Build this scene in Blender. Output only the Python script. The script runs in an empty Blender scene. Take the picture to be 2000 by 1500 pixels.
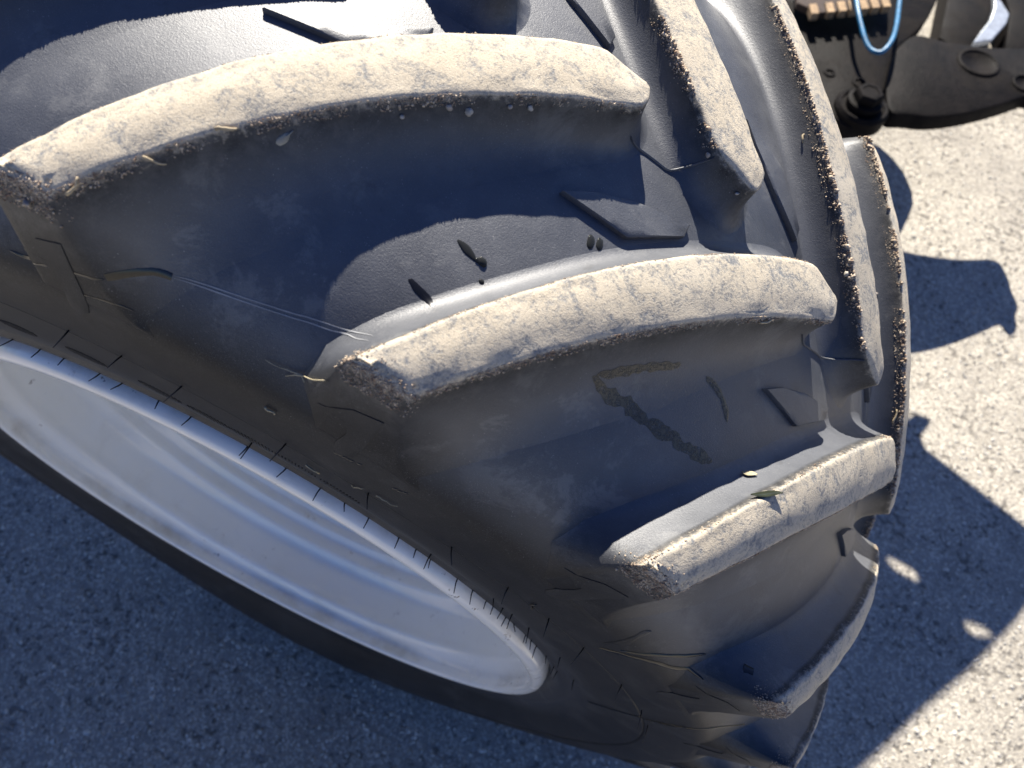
import bpy, bmesh, math, random
import numpy as np
from mathutils import Vector, Matrix, noise

random.seed(7)
rng = np.random.default_rng(7)
C = bpy.context.scene.collection
SC = bpy.context.scene

# ------------------------------------------------------------------ camera
cam = bpy.data.cameras.new('camera')
cam_o = bpy.data.objects.new('camera', cam)
C.objects.link(cam_o)
R_RIGHT = Vector((0.911196, 0.407317, 0.061769))
R_DOWN = Vector((0.383032, -0.782403, -0.491052))
R_FWD = Vector((-0.151686, 0.471104, -0.868938))
mw = Matrix((R_RIGHT, -R_DOWN, -R_FWD)).transposed().to_4x4()
mw.translation = Vector((0.34104, -0.38811, 1.54296))
cam_o.matrix_world = mw
cam.sensor_fit = 'HORIZONTAL'
cam.sensor_width = 36.0
cam.lens = 26.032
cam.clip_start = 0.02
cam.clip_end = 600.0
cam.dof.use_dof = True
cam.dof.focus_distance = 0.50
cam.dof.aperture_fstop = 8.0
SC.camera = cam_o

# ------------------------------------------------------------------ light
SUN = Vector((-0.3406, 0.6772, 0.672)).normalized()
world = bpy.data.worlds.new('World')
SC.world = world
world.use_nodes = True
wn = world.node_tree.nodes
wl = world.node_tree.links
sky = wn.new('ShaderNodeTexSky')
sky.sky_type = 'NISHITA'
sky.sun_disc = False
sky.sun_elevation = math.asin(SUN.z)
sky.sun_rotation = math.atan2(SUN.x, SUN.y)
sky.air_density = 0.9
sky.dust_density = 0.3
sky.ozone_density = 5.0
hs = wn.new('ShaderNodeHueSaturation')
hs.inputs['Saturation'].default_value = 1.15
hs.inputs['Hue'].default_value = 0.516
wl.new(sky.outputs['Color'], hs.inputs['Color'])
wl.new(hs.outputs['Color'], wn['Background'].inputs['Color'])
wn['Background'].inputs['Strength'].default_value = 0.055

sun = bpy.data.lights.new('sun', 'SUN')
sun.energy = 5.0
sun.angle = math.radians(0.5)
sun.color = (1.0, 0.94, 0.84)
sun_o = bpy.data.objects.new('sun', sun)
C.objects.link(sun_o)
sun_o.rotation_euler = SUN.to_track_quat('Z', 'Y').to_euler()
sun_o.location = (-2, 4, 4)

SC.view_settings.view_transform = 'Standard'
SC.view_settings.look = 'None'
SC.view_settings.gamma = 1.0
SC.view_settings.use_curve_mapping = False
SC.view_settings.exposure = 1.3

# ------------------------------------------------------------------ helpers
def mesh_obj(name, verts, faces, mat=None, parent=None, smooth=True, loc=(0, 0, 0)):
    me = bpy.data.meshes.new(name)
    me.from_pydata([tuple(v) for v in verts], [], [tuple(f) for f in faces])
    me.update()
    if smooth:
        me.polygons.foreach_set('use_smooth', [True] * len(me.polygons))
    if mat:
        me.materials.append(mat)
    o = bpy.data.objects.new(name, me)
    C.objects.link(o)
    o.parent = parent
    o.location = loc
    return o

def copy_obj(o, parent, rot=None, loc=None):
    c = o.copy()
    C.objects.link(c)
    c.parent = parent
    if rot is not None:
        c.rotation_euler = rot
    if loc is not None:
        c.location = loc
    return c

def tag(o, label=None, cat=None, group=None, kind=None):
    if label: o['label'] = label
    if cat: o['category'] = cat
    if group: o['group'] = group
    if kind: o['kind'] = kind
    return o

class MB:
    """collects small shapes that together are ONE piece"""
    def __init__(s): s.v = []; s.f = []
    def add(s, v, f):
        n = len(s.v); s.v += [tuple(x) for x in v]; s.f += [tuple(i + n for i in q) for q in f]
    def prism(s, poly, z0, z1, bev=0.0):
        """solid from a plan outline, edges bevelled"""
        P = [Vector((p[0], p[1], 0)) for p in poly]
        n = len(P)
        area = sum(P[i].x * P[(i + 1) % n].y - P[(i + 1) % n].x * P[i].y for i in range(n))
        if area < 0: P.reverse()
        def inset(d):
            r = []
            for i in range(n):
                a, b, c = P[i - 1], P[i], P[(i + 1) % n]
                e1 = (b - a).normalized(); e2 = (c - b).normalized()
                n1 = Vector((-e1.y, e1.x, 0)); n2 = Vector((-e2.y, e2.x, 0))
                m = (n1 + n2)
                m = m / max(m.length_squared / 2, .5)
                r.append(b + m * d)
            return r
        rings = [(bev, z0), (0, z0 + bev), (0, z1 - bev), (bev * .3, z1 - bev * .3), (bev, z1)] if bev > 0 else [(0, z0), (0, z1)]
        vs = []; fs = []
        for d, z in rings:
            vs += [(p.x, p.y, z) for p in inset(d)]
        for k in range(len(rings) - 1):
            for i in range(n):
                j = (i + 1) % n
                fs.append((k * n + i, k * n + j, (k + 1) * n + j, (k + 1) * n + i))
        fs.append(tuple(range(n))[::-1])
        fs.append(tuple((len(rings) - 1) * n + i for i in range(n)))
        s.add(vs, fs)
    def tube(s, pts, r, n=8, cap=True):
        pts = [Vector(p) for p in pts]
        vs = []; fs = []
        prev = None
        for i, p in enumerate(pts):
            t = (pts[min(i + 1, len(pts) - 1)] - pts[max(i - 1, 0)]).normalized()
            if prev is None:
                a = t.orthogonal().normalized()
            else:
                a = (prev - t * prev.dot(t)).normalized()
            prev = a; b = t.cross(a)
            rr = r[i] if isinstance(r, (list, tuple)) else r
            for k in range(n):
                an = 2 * math.pi * k / n
                vs.append(p + (a * math.cos(an) + b * math.sin(an)) * rr)
        for i in range(len(pts) - 1):
            for k in range(n):
                j = (k + 1) % n
                fs.append((i * n + k, i * n + j, (i + 1) * n + j, (i + 1) * n + k))
        if cap:
            fs.append(tuple(range(n))[::-1]); fs.append(tuple((len(pts) - 1) * n + k for k in range(n)))
        s.add(vs, fs)
    def lathe(s, prof, n, axis_o=(0, 0, 0), hexa=False):
        """profile of (radius, height) spun about a vertical axis"""
        vs = []; fs = []
        for (r, h) in prof:
            for k in range(n):
                a = 2 * math.pi * k / n
                vs.append((axis_o[0] + r * math.cos(a), axis_o[1] + r * math.sin(a), axis_o[2] + h))
        for i in range(len(prof) - 1):
            for k in range(n):
                j = (k + 1) % n
                fs.append((i * n + k, i * n + j, (i + 1) * n + j, (i + 1) * n + k))
        fs.append(tuple(range(n))[::-1]); fs.append(tuple((len(prof) - 1) * n + k for k in range(n)))
        s.add(vs, fs)
    def build(s, name, mat, parent=None, smooth=False, loc=(0, 0, 0), auto=None):
        o = mesh_obj(name, s.v, s.f, mat, parent, smooth, loc)
        if auto:
            for p in o.data.polygons: p.use_smooth = True
            o.data.set_sharp_from_angle(angle=math.radians(auto))
        return o

# ------------------------------------------------------------------ materials
class NT:
    def __init__(s, name):
        s.m = bpy.data.materials.new(name); s.m.use_nodes = True
        s.n = s.m.node_tree.nodes; s.l = s.m.node_tree.links
        s.bsdf = s.n['Principled BSDF']
        s.tc = s.n.new('ShaderNodeTexCoord')
        s.vec = s.tc.outputs['Object']
    def link(s, a, b): s.l.new(a, b)
    def put(s, sock, val):
        if hasattr(val, 'is_linked') or isinstance(val, bpy.types.NodeSocket): s.l.new(val, sock)
        else: sock.default_value = val
    def noise(s, scale, detail=4, rough=.55, dist=0.0, vec=None):
        t = s.n.new('ShaderNodeTexNoise'); t.inputs['Scale'].default_value = scale
        t.inputs['Detail'].default_value = detail; t.inputs['Roughness'].default_value = rough
        t.inputs['Distortion'].default_value = dist
        s.link(vec or s.vec, t.inputs['Vector']); return t.outputs['Fac']
    def voronoi(s, scale, feature='F1', out='Distance', vec=None, rand=1.0):
        t = s.n.new('ShaderNodeTexVoronoi'); t.feature = feature; t.inputs['Scale'].default_value = scale
        t.inputs['Randomness'].default_value = rand
        s.link(vec or s.vec, t.inputs['Vector']); return t.outputs[out]
    def ramp(s, fac, a, b, ca=None, cb=None):
        if ca is None:
            t = s.n.new('ShaderNodeMapRange'); s.put(t.inputs['Value'], fac)
            t.inputs['From Min'].default_value = a; t.inputs['From Max'].default_value = b
            return t.outputs['Result']
        t = s.n.new('ShaderNodeValToRGB'); s.put(t.inputs['Fac'], fac)
        t.color_ramp.elements[0].position = a; t.color_ramp.elements[1].position = b
        t.color_ramp.elements[0].color = (*ca, 1); t.color_ramp.elements[1].color = (*cb, 1)
        return t.outputs['Color']
    def mix(s, fac, a, b, mode='MIX'):
        t = s.n.new('ShaderNodeMix'); t.data_type = 'RGBA'; t.blend_type = mode
        s.put(t.inputs['Factor'], fac)
        for sock, v in ((t.inputs['A'], a), (t.inputs['B'], b)):
            if isinstance(v, tuple): sock.default_value = (*v, 1)
            else: s.link(v, sock)
        # colour sockets are the 6th/7th inputs
        return t.outputs['Result']
    def mixc(s, fac, a, b, mode='MIX'):
        t = s.n.new('ShaderNodeMix'); t.data_type = 'RGBA'; t.blend_type = mode
        s.put(t.inputs[0], fac)
        for idx, v in ((6, a), (7, b)):
            if isinstance(v, tuple): t.inputs[idx].default_value = (*v, 1)
            else: s.link(v, t.inputs[idx])
        return t.outputs[2]
    def math(s, op, a, b=None):
        t = s.n.new('ShaderNodeMath'); t.operation = op; s.put(t.inputs[0], a)
        if b is not None: s.put(t.inputs[1], b)
        return t.outputs[0]
    def bump(s, h, dist, strength=1.0, normal=None):
        t = s.n.new('ShaderNodeBump'); t.inputs['Distance'].default_value = dist
        t.inputs['Strength'].default_value = strength; s.link(h, t.inputs['Height'])
        if normal: s.link(normal, t.inputs['Normal'])
        return t.outputs['Normal']
    def attr(s, name):
        t = s.n.new('ShaderNodeAttribute'); t.attribute_name = name; return t.outputs['Fac']
    def mapping(s, scale, rot=(0, 0, 0), vec=None):
        t = s.n.new('ShaderNodeMapping'); t.inputs['Scale'].default_value = scale; t.inputs['Rotation'].default_value = rot
        s.link(vec or s.vec, t.inputs['Vector']); return t.outputs['Vector']
    def set(s, **k):
        for kk, v in k.items():
            sock = s.bsdf.inputs[kk.replace('_', ' ')]
            if isinstance(v, tuple) and len(v) == 3: v = (*v, 1)
            s.put(sock, v)
        return s.m

def rubber_material():
    t = NT('tyre_rubber')
    # every lug shares one mesh: shift the pattern per object
    info = t.n.new('ShaderNodeObjectInfo')
    add = t.n.new('ShaderNodeVectorMath'); add.operation = 'ADD'
    mul = t.n.new('ShaderNodeVectorMath'); mul.operation = 'SCALE'
    comb = t.n.new('ShaderNodeCombineXYZ')
    t.link(info.outputs['Random'], comb.inputs[0]); t.link(info.outputs['Random'], comb.inputs[2])
    t.link(comb.outputs[0], mul.inputs[0]); mul.inputs['Scale'].default_value = 11.0
    t.link(t.tc.outputs['Object'], add.inputs[0]); t.link(mul.outputs[0], add.inputs[1])
    obj = t.tc.outputs['Object']
    t.vec = add.outputs[0]
    wear_shade = t.attr('wear_shade')
    fine = t.noise(1100, 3, .7, vec=obj)
    mid = t.noise(70, 5, .6, vec=obj)
    big = t.noise(9, 4, .55, vec=obj)
    # bare rubber under a thin film of pale dust, shared by carcass and lugs
    film = t.math('ADD', t.ramp(big, .30, .75), t.math('MULTIPLY', t.ramp(mid, .4, .7), .3))
    film = t.math('MULTIPLY', film, .7)
    sepo = t.n.new('ShaderNodeSeparateXYZ'); t.link(obj, sepo.inputs[0])
    flank = t.ramp(t.math('ABSOLUTE', sepo.outputs[1]), .232, .254)
    wall = t.math('MAXIMUM', flank, t.ramp(wear_shade, .02, .40))  # lug walls get a darker colour that stands in for their shade
    base = t.mixc(wall, t.mixc(film, (.036, .040, .050), (.104, .109, .120)), t.mixc(film, (.016, .016, .017), (.036, .036, .0365)))
    base = t.mixc(t.math('MULTIPLY', t.ramp(fine, .56, .80), .28), base, (.20, .203, .21))
    sp = t.math('MULTIPLY', t.ramp(t.voronoi(430, vec=obj), .16, .06), t.ramp(t.noise(120, 2, vec=obj), .52, .66))
    sp2 = t.math('MULTIPLY', t.ramp(t.voronoi(1100, vec=obj), .20, .08), t.ramp(t.noise(40, 3, vec=obj), .45, .65))
    base = t.mixc(t.math('MULTIPLY', t.math('MAXIMUM', sp, sp2), .75), base, (.30, .295, .28))
    # dried splashes and handling marks
    spl = t.math('MULTIPLY', t.ramp(t.noise(24, 9, .72, .4, obj), .535, .60), t.ramp(t.noise(6, 3, vec=obj), .40, .62))
    calm = t.math('SUBTRACT', 1.0, t.math('MULTIPLY', flank, .8))
    base = t.mixc(t.math('MULTIPLY', t.math('MULTIPLY', spl, .42), calm), base, (.185, .185, .18))
    dk = t.ramp(t.noise(33, 8, .7, .8, obj), .60, .68)
    base = t.mixc(t.math('MULTIPLY', t.math('MULTIPLY', dk, .5), calm), base, (.032, .033, .036))
    # light rub marks
    rv = t.mapping((18, 130, 60), (.3, .5, .2), obj)
    rub = t.math('MULTIPLY', t.ramp(t.noise(5, 5, .75, .5, rv), .66, .76), t.ramp(t.noise(20, 3, vec=obj), .52, .66))
    base = t.mixc(t.math('MULTIPLY', rub, .6), base, (.185, .185, .18))
    # dried mud smeared on the running face of the lugs
    swirl = t.noise(52, 8, .70, 1.4)
    swirl2 = t.noise(150, 5, .7, .9)
    grain = t.noise(1500, 2, .6)
    mud = t.mixc(t.ramp(grain, .3, .75), (.47, .395, .285), (.66, .58, .445))
    mud = t.mixc(t.math('MULTIPLY', t.ramp(t.noise(14, 3), .35, .7), .5), mud, (.56, .51, .42))
    grey = t.mixc(t.ramp(grain, .3, .7), (.15, .157, .165), (.29, .29, .28))
    speck = t.noise(480, 3, .7)
    mudmask = t.ramp(t.math('ADD', t.math('ADD', t.math('MULTIPLY', swirl, .55), t.math('MULTIPLY', swirl2, .30)), t.math('MULTIPLY', speck, .42)), .50, .66)
    mudmask = t.ramp(t.math('ADD', mudmask, t.math('MULTIPLY', t.math('SUBTRACT', info.outputs['Random'], .6), .35)), .05, 1.0)
    top = t.mixc(mudmask, grey, mud)
    sv = t.mapping((30, 260, 30), (0.2, 0.3, 0.9))
    scr = t.ramp(t.noise(9, 4, .75, .8, sv), .60, .70)
    top = t.mixc(t.math('MULTIPLY', scr, .55), top, (.12, .12, .125))
    edge = t.math('ADD', wear_shade, t.math('MULTIPLY', t.math('SUBTRACT', t.noise(210, 5, .7), .5), .8))
    edge = t.ramp(edge, .46, .70)
    # grey-white scuffing that fades down the lug wall
    halo = t.ramp(t.math('ADD', wear_shade, t.math('MULTIPLY', t.math('SUBTRACT', t.noise(90, 6, .75), .5), .9)), .22, .62)
    base = t.mixc(t.math('MULTIPLY', halo, .45), base, (.19, .18, .165))
    col = t.mixc(edge, base, top)
    rough = t.math('ADD', t.math('MULTIPLY', edge, .3), t.math('ADD', .46, t.math('MULTIPLY', film, .10)))
    hgt = t.math('ADD', t.math('MULTIPLY', t.noise(600, 3, .6, vec=obj), .35), t.math('MULTIPLY', fine, .5))
    nb = t.bump(hgt, .0006, .7)
    ht = t.math('MULTIPLY', t.math('ADD', t.math('MULTIPLY', mudmask, .35), t.math('ADD', t.math('MULTIPLY', grain, .55), t.math('MULTIPLY', swirl2, .5))), edge)
    nb = t.bump(ht, .0008, .55, nb)
    return t.set(Base_Color=col, Roughness=rough, Normal=nb, Specular_IOR_Level=t.math('SUBTRACT', .85, t.math('MULTIPLY', wall, .68)))

def plain(name, col, rough=.6, spec=.5, metal=0.0, bump=None, var=.25, vscale=40):
    t = NT(name)
    v = t.noise(vscale, 5, .6)
    c = t.mixc(t.ramp(v, .3, .7), tuple(x * (1 - var) for x in col), tuple(min(1, x * (1 + var)) for x in col))
    kw = dict(Base_Color=c, Roughness=rough, Specular_IOR_Level=spec, Metallic=metal)
    if bump:
        kw['Normal'] = t.bump(t.noise(bump[0], 4, .6), bump[1], .8)
    return t.set(**kw)

def rim_material():
    t = NT('cream_rim_paint')
    v = t.noise(7, 5, .6); w = t.noise(60, 6, .65)
    c = t.mixc(t.ramp(v, .35, .7), (.90, .875, .80), (.93, .915, .87))
    dirt = t.ramp(t.noise(16, 6, .7, .6), .56, .74)
    c = t.mixc(t.math('MULTIPLY', dirt, .35), c, (.42, .36, .26))
    sy = t.n.new('ShaderNodeSeparateXYZ'); t.link(t.vec, sy.inputs[0])
    gr = t.math('MULTIPLY', t.ramp(sy.outputs[1], -.2535, -.2465), t.ramp(sy.outputs[1], -.226, -.236))
    gr = t.math('MULTIPLY', gr, t.ramp(t.noise(9, 5, .7), .44, .70))
    c = t.mixc(t.math('MULTIPLY', gr, .5), c, (.36, .28, .16))
    chip = t.math('MULTIPLY', t.ramp(t.noise(85, 4, .7), .64, .68), t.ramp(t.noise(6, 3), .5, .62))
    c = t.mixc(chip, c, (.13, .08, .045))
    rust = t.ramp(t.noise(23, 6, .72, .3), .66, .72)
    c = t.mixc(t.math('MULTIPLY', rust, t.ramp(w, .45, .6)), c, (.16, .085, .035))
    return t.set(Base_Color=c, Coat_Weight=.6, Coat_Roughness=.12, Roughness=t.math('ADD', .22, t.math('MULTIPLY', dirt, .25)), Normal=t.bump(w, .0004, .4))

def cast_material():
    t = NT('black_cast_iron')
    v = t.noise(30, 6, .6)
    c = t.mixc(t.ramp(v, .35, .7), (.0055, .0050, .0050), (.012, .010, .0093))
    dust = t.ramp(t.noise(8, 5, .65), .5, .75)
    c = t.mixc(t.math('MULTIPLY', dust, .45), c, (.026, .022, .019))
    return t.set(Base_Color=c, Roughness=t.math('ADD', .55, t.math('MULTIPLY', dust, .3)), Specular_IOR_Level=.05, Normal=t.bump(t.noise(110, 5, .65), .0022, .8))

def ground_material():
    t = NT('concrete_yard')
    big = t.noise(1.1, 5, .6); mid = t.noise(11, 6, .65); fine = t.noise(210, 4, .65)
    vcell = t.voronoi(240, out='Color')
    sep = t.n.new('ShaderNodeSeparateColor'); t.link(vcell, sep.inputs[0])
    d = t.voronoi(240)
    c = t.mixc(t.ramp(mid, .3, .7), (.275, .25, .208), (.365, .333, .277))
    c = t.mixc(t.math('MULTIPLY', t.ramp(sep.outputs[0], .50, .85), .8), c, (.60, .55, .455))
    c = t.mixc(t.math('MULTIPLY', t.ramp(sep.outputs[1], .80, .95), .7), c, (.25, .24, .225))
    # small dark pits between the stones, in clusters
    pit = t.math('ADD', t.math('MULTIPLY', t.noise(62, 3, .6), .75), t.math('MULTIPLY', t.noise(9, 3), .32))
    c = t.mixc(t.math('MULTIPLY', t.ramp(pit, .48, .42), .75), c, (.085, .075, .064))
    c = t.mixc(t.math('MULTIPLY', t.ramp(t.noise(2.6, 6, .65), .46, .64), .55), c, (.24, .22, .19))
    h = t.math('ADD', t.math('MULTIPLY', d, -.6), t.math('ADD', t.math('MULTIPLY', fine, .6), t.math('MULTIPLY', t.ramp(pit, .40, .5), 1.2)))
    return t.set(Base_Color=c, Roughness=.9, Specular_IOR_Level=.25, Normal=t.bump(h, .003, .7))

M_RUB = rubber_material()
M_RIM = rim_material()
M_CAST = cast_material()
M_GROUND = ground_material()
M_HAIR = plain('black_rubber_hair', (.012, .012, .013), .5)
M_LINE = plain('black_wet_tar', (.006, .006, .007), .25)
M_CRUMB = plain('soil', (.23, .17, .12), .95, .2, var=.6, vscale=160)
M_HOSE = plain('blue_plastic', (.008, .125, .26), .4, var=.5, vscale=60)
M_RUST = plain('rusty_steel', (.035, .019, .013), .8, var=.6, vscale=120, bump=(200, .002))
M_TOOTH = plain('worn_rusty_edge', (.30, .20, .11), .8, var=.6, vscale=120)
M_ZINC = plain('pale_galvanised_steel', (.45, .48, .50), .35, metal=.6, bump=(60, .002))
M_HOOD = plain('dark_green_paint', (.03, .05, .03), .35)
M_STRAW = plain('dry_straw', (.40, .32, .20), .7, var=.35, vscale=150)

# ------------------------------------------------------------------ ground
def build_ground():
    o = mesh_obj('concrete_ground', [(-150, -150, 0), (150, -150, 0), (150, 150, 0), (-150, 150, 0)], [(0, 1, 2, 3)], M_GROUND, None, False)
    tag(o, kind='structure')
build_ground()

# ------------------------------------------------------------------ tyre
S = 0.375                       # rim radius in metres; tyre shapes below are in rim radii
RT, DROP, W, PX = 1.74634, 0.08954, 0.65488, 2.52637
H0, HS = 0.0785, 0.118
YC_ = 0.682                     # shoulder crease
RAD = RT * S
PITCH = 2 * math.pi / 20
TH0 = 0.26993 + math.radians(10)
FOFF = 0.47306
def r_top(y): return RT - DROP * np.abs(np.asarray(y, float) / W) ** PX
def r_floor(y):
    y = np.asarray(y, float)
    return r_top(y) - H0 - HS * np.abs(y / YC_) ** 7
def xyz(y, r, th): return np.stack([r * np.sin(th), y + 0 * th, r * np.cos(th)], -1) * S

tractor = bpy.data.objects.new('tractor', None)
C.objects.link(tractor)
tag(tractor, 'dark tractor with a big muddy lugged tyre on a cream rim, standing on pale concrete', 'tractor')

def carcass():
    side = [(-.57, .985), (-.60, .995), (-.630, 1.012), (-.648, 1.030), (-.659, 1.050), (-.662, 1.062), (-.660, 1.075), (-.658, 1.085),
            (-.663, 1.105), (-.672, 1.15), (-.681, 1.21), (-.687, 1.27), (-.6885, 1.296), (-.6885, 1.2995), (-.6835, 1.3005),
            (-.6835, 1.3045), (-.690, 1.3055), (-.691, 1.31), (-.692, 1.35), (-.690, 1.40), (-.687, 1.43)]
    rc = float(r_floor(YC_))
    prof = side + [(-.6845, rc - .012), (-.680, rc + .002), (-.672, float(r_floor(.672)) + .001)]
    ys = np.concatenate([np.linspace(-.66, -.45, 22), np.linspace(-.43, 0, 22)])
    prof += [(y, float(r_floor(y))) for y in ys]
    prof = prof + [(-y, r) for (y, r) in prof[-2::-1]]
    n = 400
    th = np.linspace(0, 2 * math.pi, n, endpoint=False)
    P = np.array(prof); m = len(P)
    Y = np.repeat(P[:, 0][:, None], n, 1); Rr = np.repeat(P[:, 1][:, None], n, 1); T = np.repeat(th[None], m, 0)
    # the loaded foot of the tyre bulges
    dang = (T - math.pi + math.pi) % (2 * math.pi) - math.pi
    dang = np.abs(((T - math.pi + math.pi) % (2 * math.pi)) - math.pi)
    b = np.clip((Rr - 1.04) / (1.50 - 1.04), 0, 1)
    bump = np.sin(b * math.pi) ** 1.0
    Y = Y + np.sign(Y) * .075 * bump * np.exp(-(dang / .75) ** 2) * (np.abs(Y) > .6)
    V = xyz(Y, Rr, T).reshape(-1, 3)
    F = []
    for i in range(m - 1):
        for k in range(n):
            j = (k + 1) % n
            F.append((i * n + k, i * n + j, (i + 1) * n + j, (i + 1) * n + k))
    o = mesh_obj('tyre', V, F, M_RUB, tractor, True, (0, 0, RAD))
    return o
tyre = carcass()

CU = dict(y0=0.00313, t0=-0.05963, a=(-0.50458, 0.22964, -0.07754), W=W)
CL = dict(y0=-0.05201, t0=0.00212, a=(-0.45732, 0.13204, -0.02929), W=W - .00147)
PA = (0.00548, 0.0)
def ecurve(c, s):
    y = c['y0'] + (-c['W'] - c['y0']) * s
    t = c['t0'] + c['a'][0] * s + c['a'][1] * s ** 2 + c['a'][2] * s ** 3
    return np.stack([y, t], -1)

def lug_mesh(name, mirror=False):
    n = 56; m = 9                                  # along, across
    # upper edge: chamfer A-C then C-shoulder, corner softened
    s = np.linspace(0, 1, n - 8)
    U = ecurve(CU, s)
    ch = np.linspace(0, 1, 10)[:-1, None] * (U[0] - np.array(PA)) + np.array(PA)
    U = np.concatenate([ch, U])[: n + 1]
    for _ in range(3): U[6:14] = .5 * U[6:14] + .25 * (U[5:13] + U[7:15])
    L = ecurve(CL, np.linspace(0, 1, n + 1))
    # round nose corners
    U[0] = U[0] * .75 + U[1] * .15 + L[0] * .10
    L[0] = L[0] * .8 + L[1] * .12 + U[0] * .08
    Rm = 1.70
    toP = lambda a: np.stack([a[..., 0], a[..., 1] * Rm], -1)       # unrolled plane (y, arc)
    U, L = toP(U), toP(L)
    sh = [U[n] + (L[n] - U[n]) * j / (m + 1) for j in range(1, m + 1)]
    no = [L[0] + (U[0] - L[0]) * j / (m + 1) for j in range(1, m + 1)]
    # nose slightly rounded outwards
    nd = np.array([L[0][1] - U[0][1], -(L[0][0] - U[0][0])]); nd /= np.linalg.norm(nd)
    if nd[0] < 0 and nd[1] < 0: nd = -nd
    for j in range(m):
        no[j] = no[j] + nd * .006 * math.sin(math.pi * (j + 1) / (m + 1))
    out = np.array(list(U) + sh + list(L[::-1]) + no)
    N = len(out)
    kind = ['u'] * (n + 1) + ['s'] * m + ['l'] * (n + 1) + ['n'] * m
    # outline orientation
    area = 0.5 * np.sum(out[:, 0] * np.roll(out[:, 1], -1) - np.roll(out[:, 0], -1) * out[:, 1])
    sg = 1 if area > 0 else -1
    def nrm(e): return np.array([e[1], -e[0]]) * sg / (np.linalg.norm(e) + 1e-9)
    side_n = np.zeros((N, 2)); sho = np.zeros(N)
    for i in range(N):
        a, b, c = out[i - 1], out[i], out[(i + 1) % N]
        e1, e2 = nrm(b - a), nrm(c - b)
        if kind[i] == 's': side_n[i] = 0; sho[i] = 1
        elif i == n: side_n[i] = e1; sho[i] = 1
        elif i == n + 1 + m: side_n[i] = e2; sho[i] = 1
        else:
            v = e1 + e2; side_n[i] = v / max(np.linalg.norm(v), 1e-6)
    # smooth the offset directions along the sides so the flare does not fold
    idx_all = [i for i in range(N) if sho[i] == 0]
    for _ in range(6):
        sm = side_n.copy()
        for i in idx_all:
            sm[i] = side_n[i] * .5 + .25 * (side_n[i - 1] if sho[i - 1] == 0 or np.any(side_n[i-1]) else side_n[i]) + .25 * (side_n[(i + 1) % N] if np.any(side_n[(i+1)%N]) else side_n[i])
            sm[i] /= np.linalg.norm(sm[i]) + 1e-9
        side_n = sm
    D = np.zeros(N); XP = np.full(N, 3.6)
    for i in range(N):
        if kind[i] == 'n': D[i] = .070
        elif kind[i] in 'ul':
            q = i if kind[i] == 'u' else (n - (i - (n + 1 + m)))
            e = max(0, (q - 36) / (n - 36))
            e = e * e * (3 - 2 * e)
            base_d = (.055 if mirror else .068) if kind[i] == 'u' else .165
            D[i] = .070 + (base_d - .070) * min(1, q / 26.0)
            D[i] += ((.066 if kind[i] == 'u' else .105) - D[i]) * e
            XP[i] = 3.6 + ((1.15 if kind[i] == 'u' else 1.9) - 3.6) * e
    rings = [(-.012, -.0005), (-.007, .008), (-.003, .03), (0.0, .075)]
    for t in (.04, .08, .13, .19, .26, .34, .43, .53, .64, .76, .88, 1.0):
        rings.append((t, .075 + (1.012 - .075) * (1 - (1 - t) ** 3.6)))
    rings.append((1.06, 1.05))
    verts = []; wear_shade = []
    for k, (d, g_ring) in enumerate(rings):
        for i in range(N):
            g = g_ring if k < 4 or d > 1.03 else .075 + (1.012 - .075) * (1 - (1 - d) ** XP[i])
            dd = d if k < 4 else d * D[i]
            p = out[i] + side_n[i] * dd
            gg = max(g, 0)
            if sho[i]:
                p = p + np.array([-1.0, 0]) * (.030 * min(gg, 1) if k >= 4 else dd * .9)
            lim = -(CU['W'] + .0285 * min(gg, 1))
            p = np.array([max(p[0], lim), p[1]])
            y = p[0]; th = p[1] / Rm
            yc = max(-.68, min(.68, y))
            # edge wear: small waviness
            w = noise.noise(Vector((p[0] * 28, p[1] * 28, k * .15))) * .0035 if k < 7 and not sho[i] else 0
            r = float(r_top(yc)) - g * (float(r_top(yc)) - float(r_floor(yc))) + w
            verts.append((y, r, th))
            wear_shade.append((.12 if kind[i] == 'u' and k > 4 and not mirror else 1) * [1, .95, .78, .52, .40, .30, .22, .15, .1, .05, 0, 0, 0, 0, 0, 0, 0][k])  # near lugs' sunlit walls kept pale, other walls weighted for painted shade
    K = len(rings)
    faces = []
    for k in range(K - 1):
        for i in range(N):
            j = (i + 1) % N
            faces.append((k * N + i, k * N + j, (k + 1) * N + j, (k + 1) * N + i))
    # top fill
    g = {}
    for i in range(n + 1):
        g[i, 0] = i; g[i, m + 1] = n + 1 + m + (n - i)
    for j in range(m):
        g[n, j + 1] = n + 1 + j
        g[0, j + 1] = N - 1 - j
    V0 = verts[:N]
    for i in range(1, n):
        for j in range(1, m + 1):
            a = np.array(V0[g[i, 0]]); b = np.array(V0[g[i, m + 1]])
            f = j / (m + 1)
            y, _, th = a + (b - a) * f
            r = float(r_top(y)) + .004 * math.sin(math.pi * f) + noise.noise(Vector((y * 16, th * 30, 3))) * .0022
            g[i, j] = len(verts); verts.append((y, r, th)); wear_shade.append(1)
    for i in range(n):
        for j in range(m + 1):
            faces.append((g[i, j], g[i, j + 1], g[i + 1, j + 1], g[i + 1, j]))
    A = np.array(verts)
    y, r, th = A[:, 0], A[:, 1], A[:, 2] + TH0
    if mirror:
        y = -y; th = th + FOFF * PITCH
    P = xyz(y, r, th)
    o = mesh_obj(name, P, faces, M_RUB, tyre, True)
    bm = bmesh.new(); bm.from_mesh(o.data); bmesh.ops.recalc_face_normals(bm, faces=bm.faces); bm.to_mesh(o.data); bm.free()
    at = o.data.attributes.new('wear_shade', 'FLOAT', 'POINT')
    at.data.foreach_set('value', np.array(wear_shade, dtype=np.float32))
    o.data.polygons.foreach_set('use_smooth', [True] * len(o.data.polygons))
    return o
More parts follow.
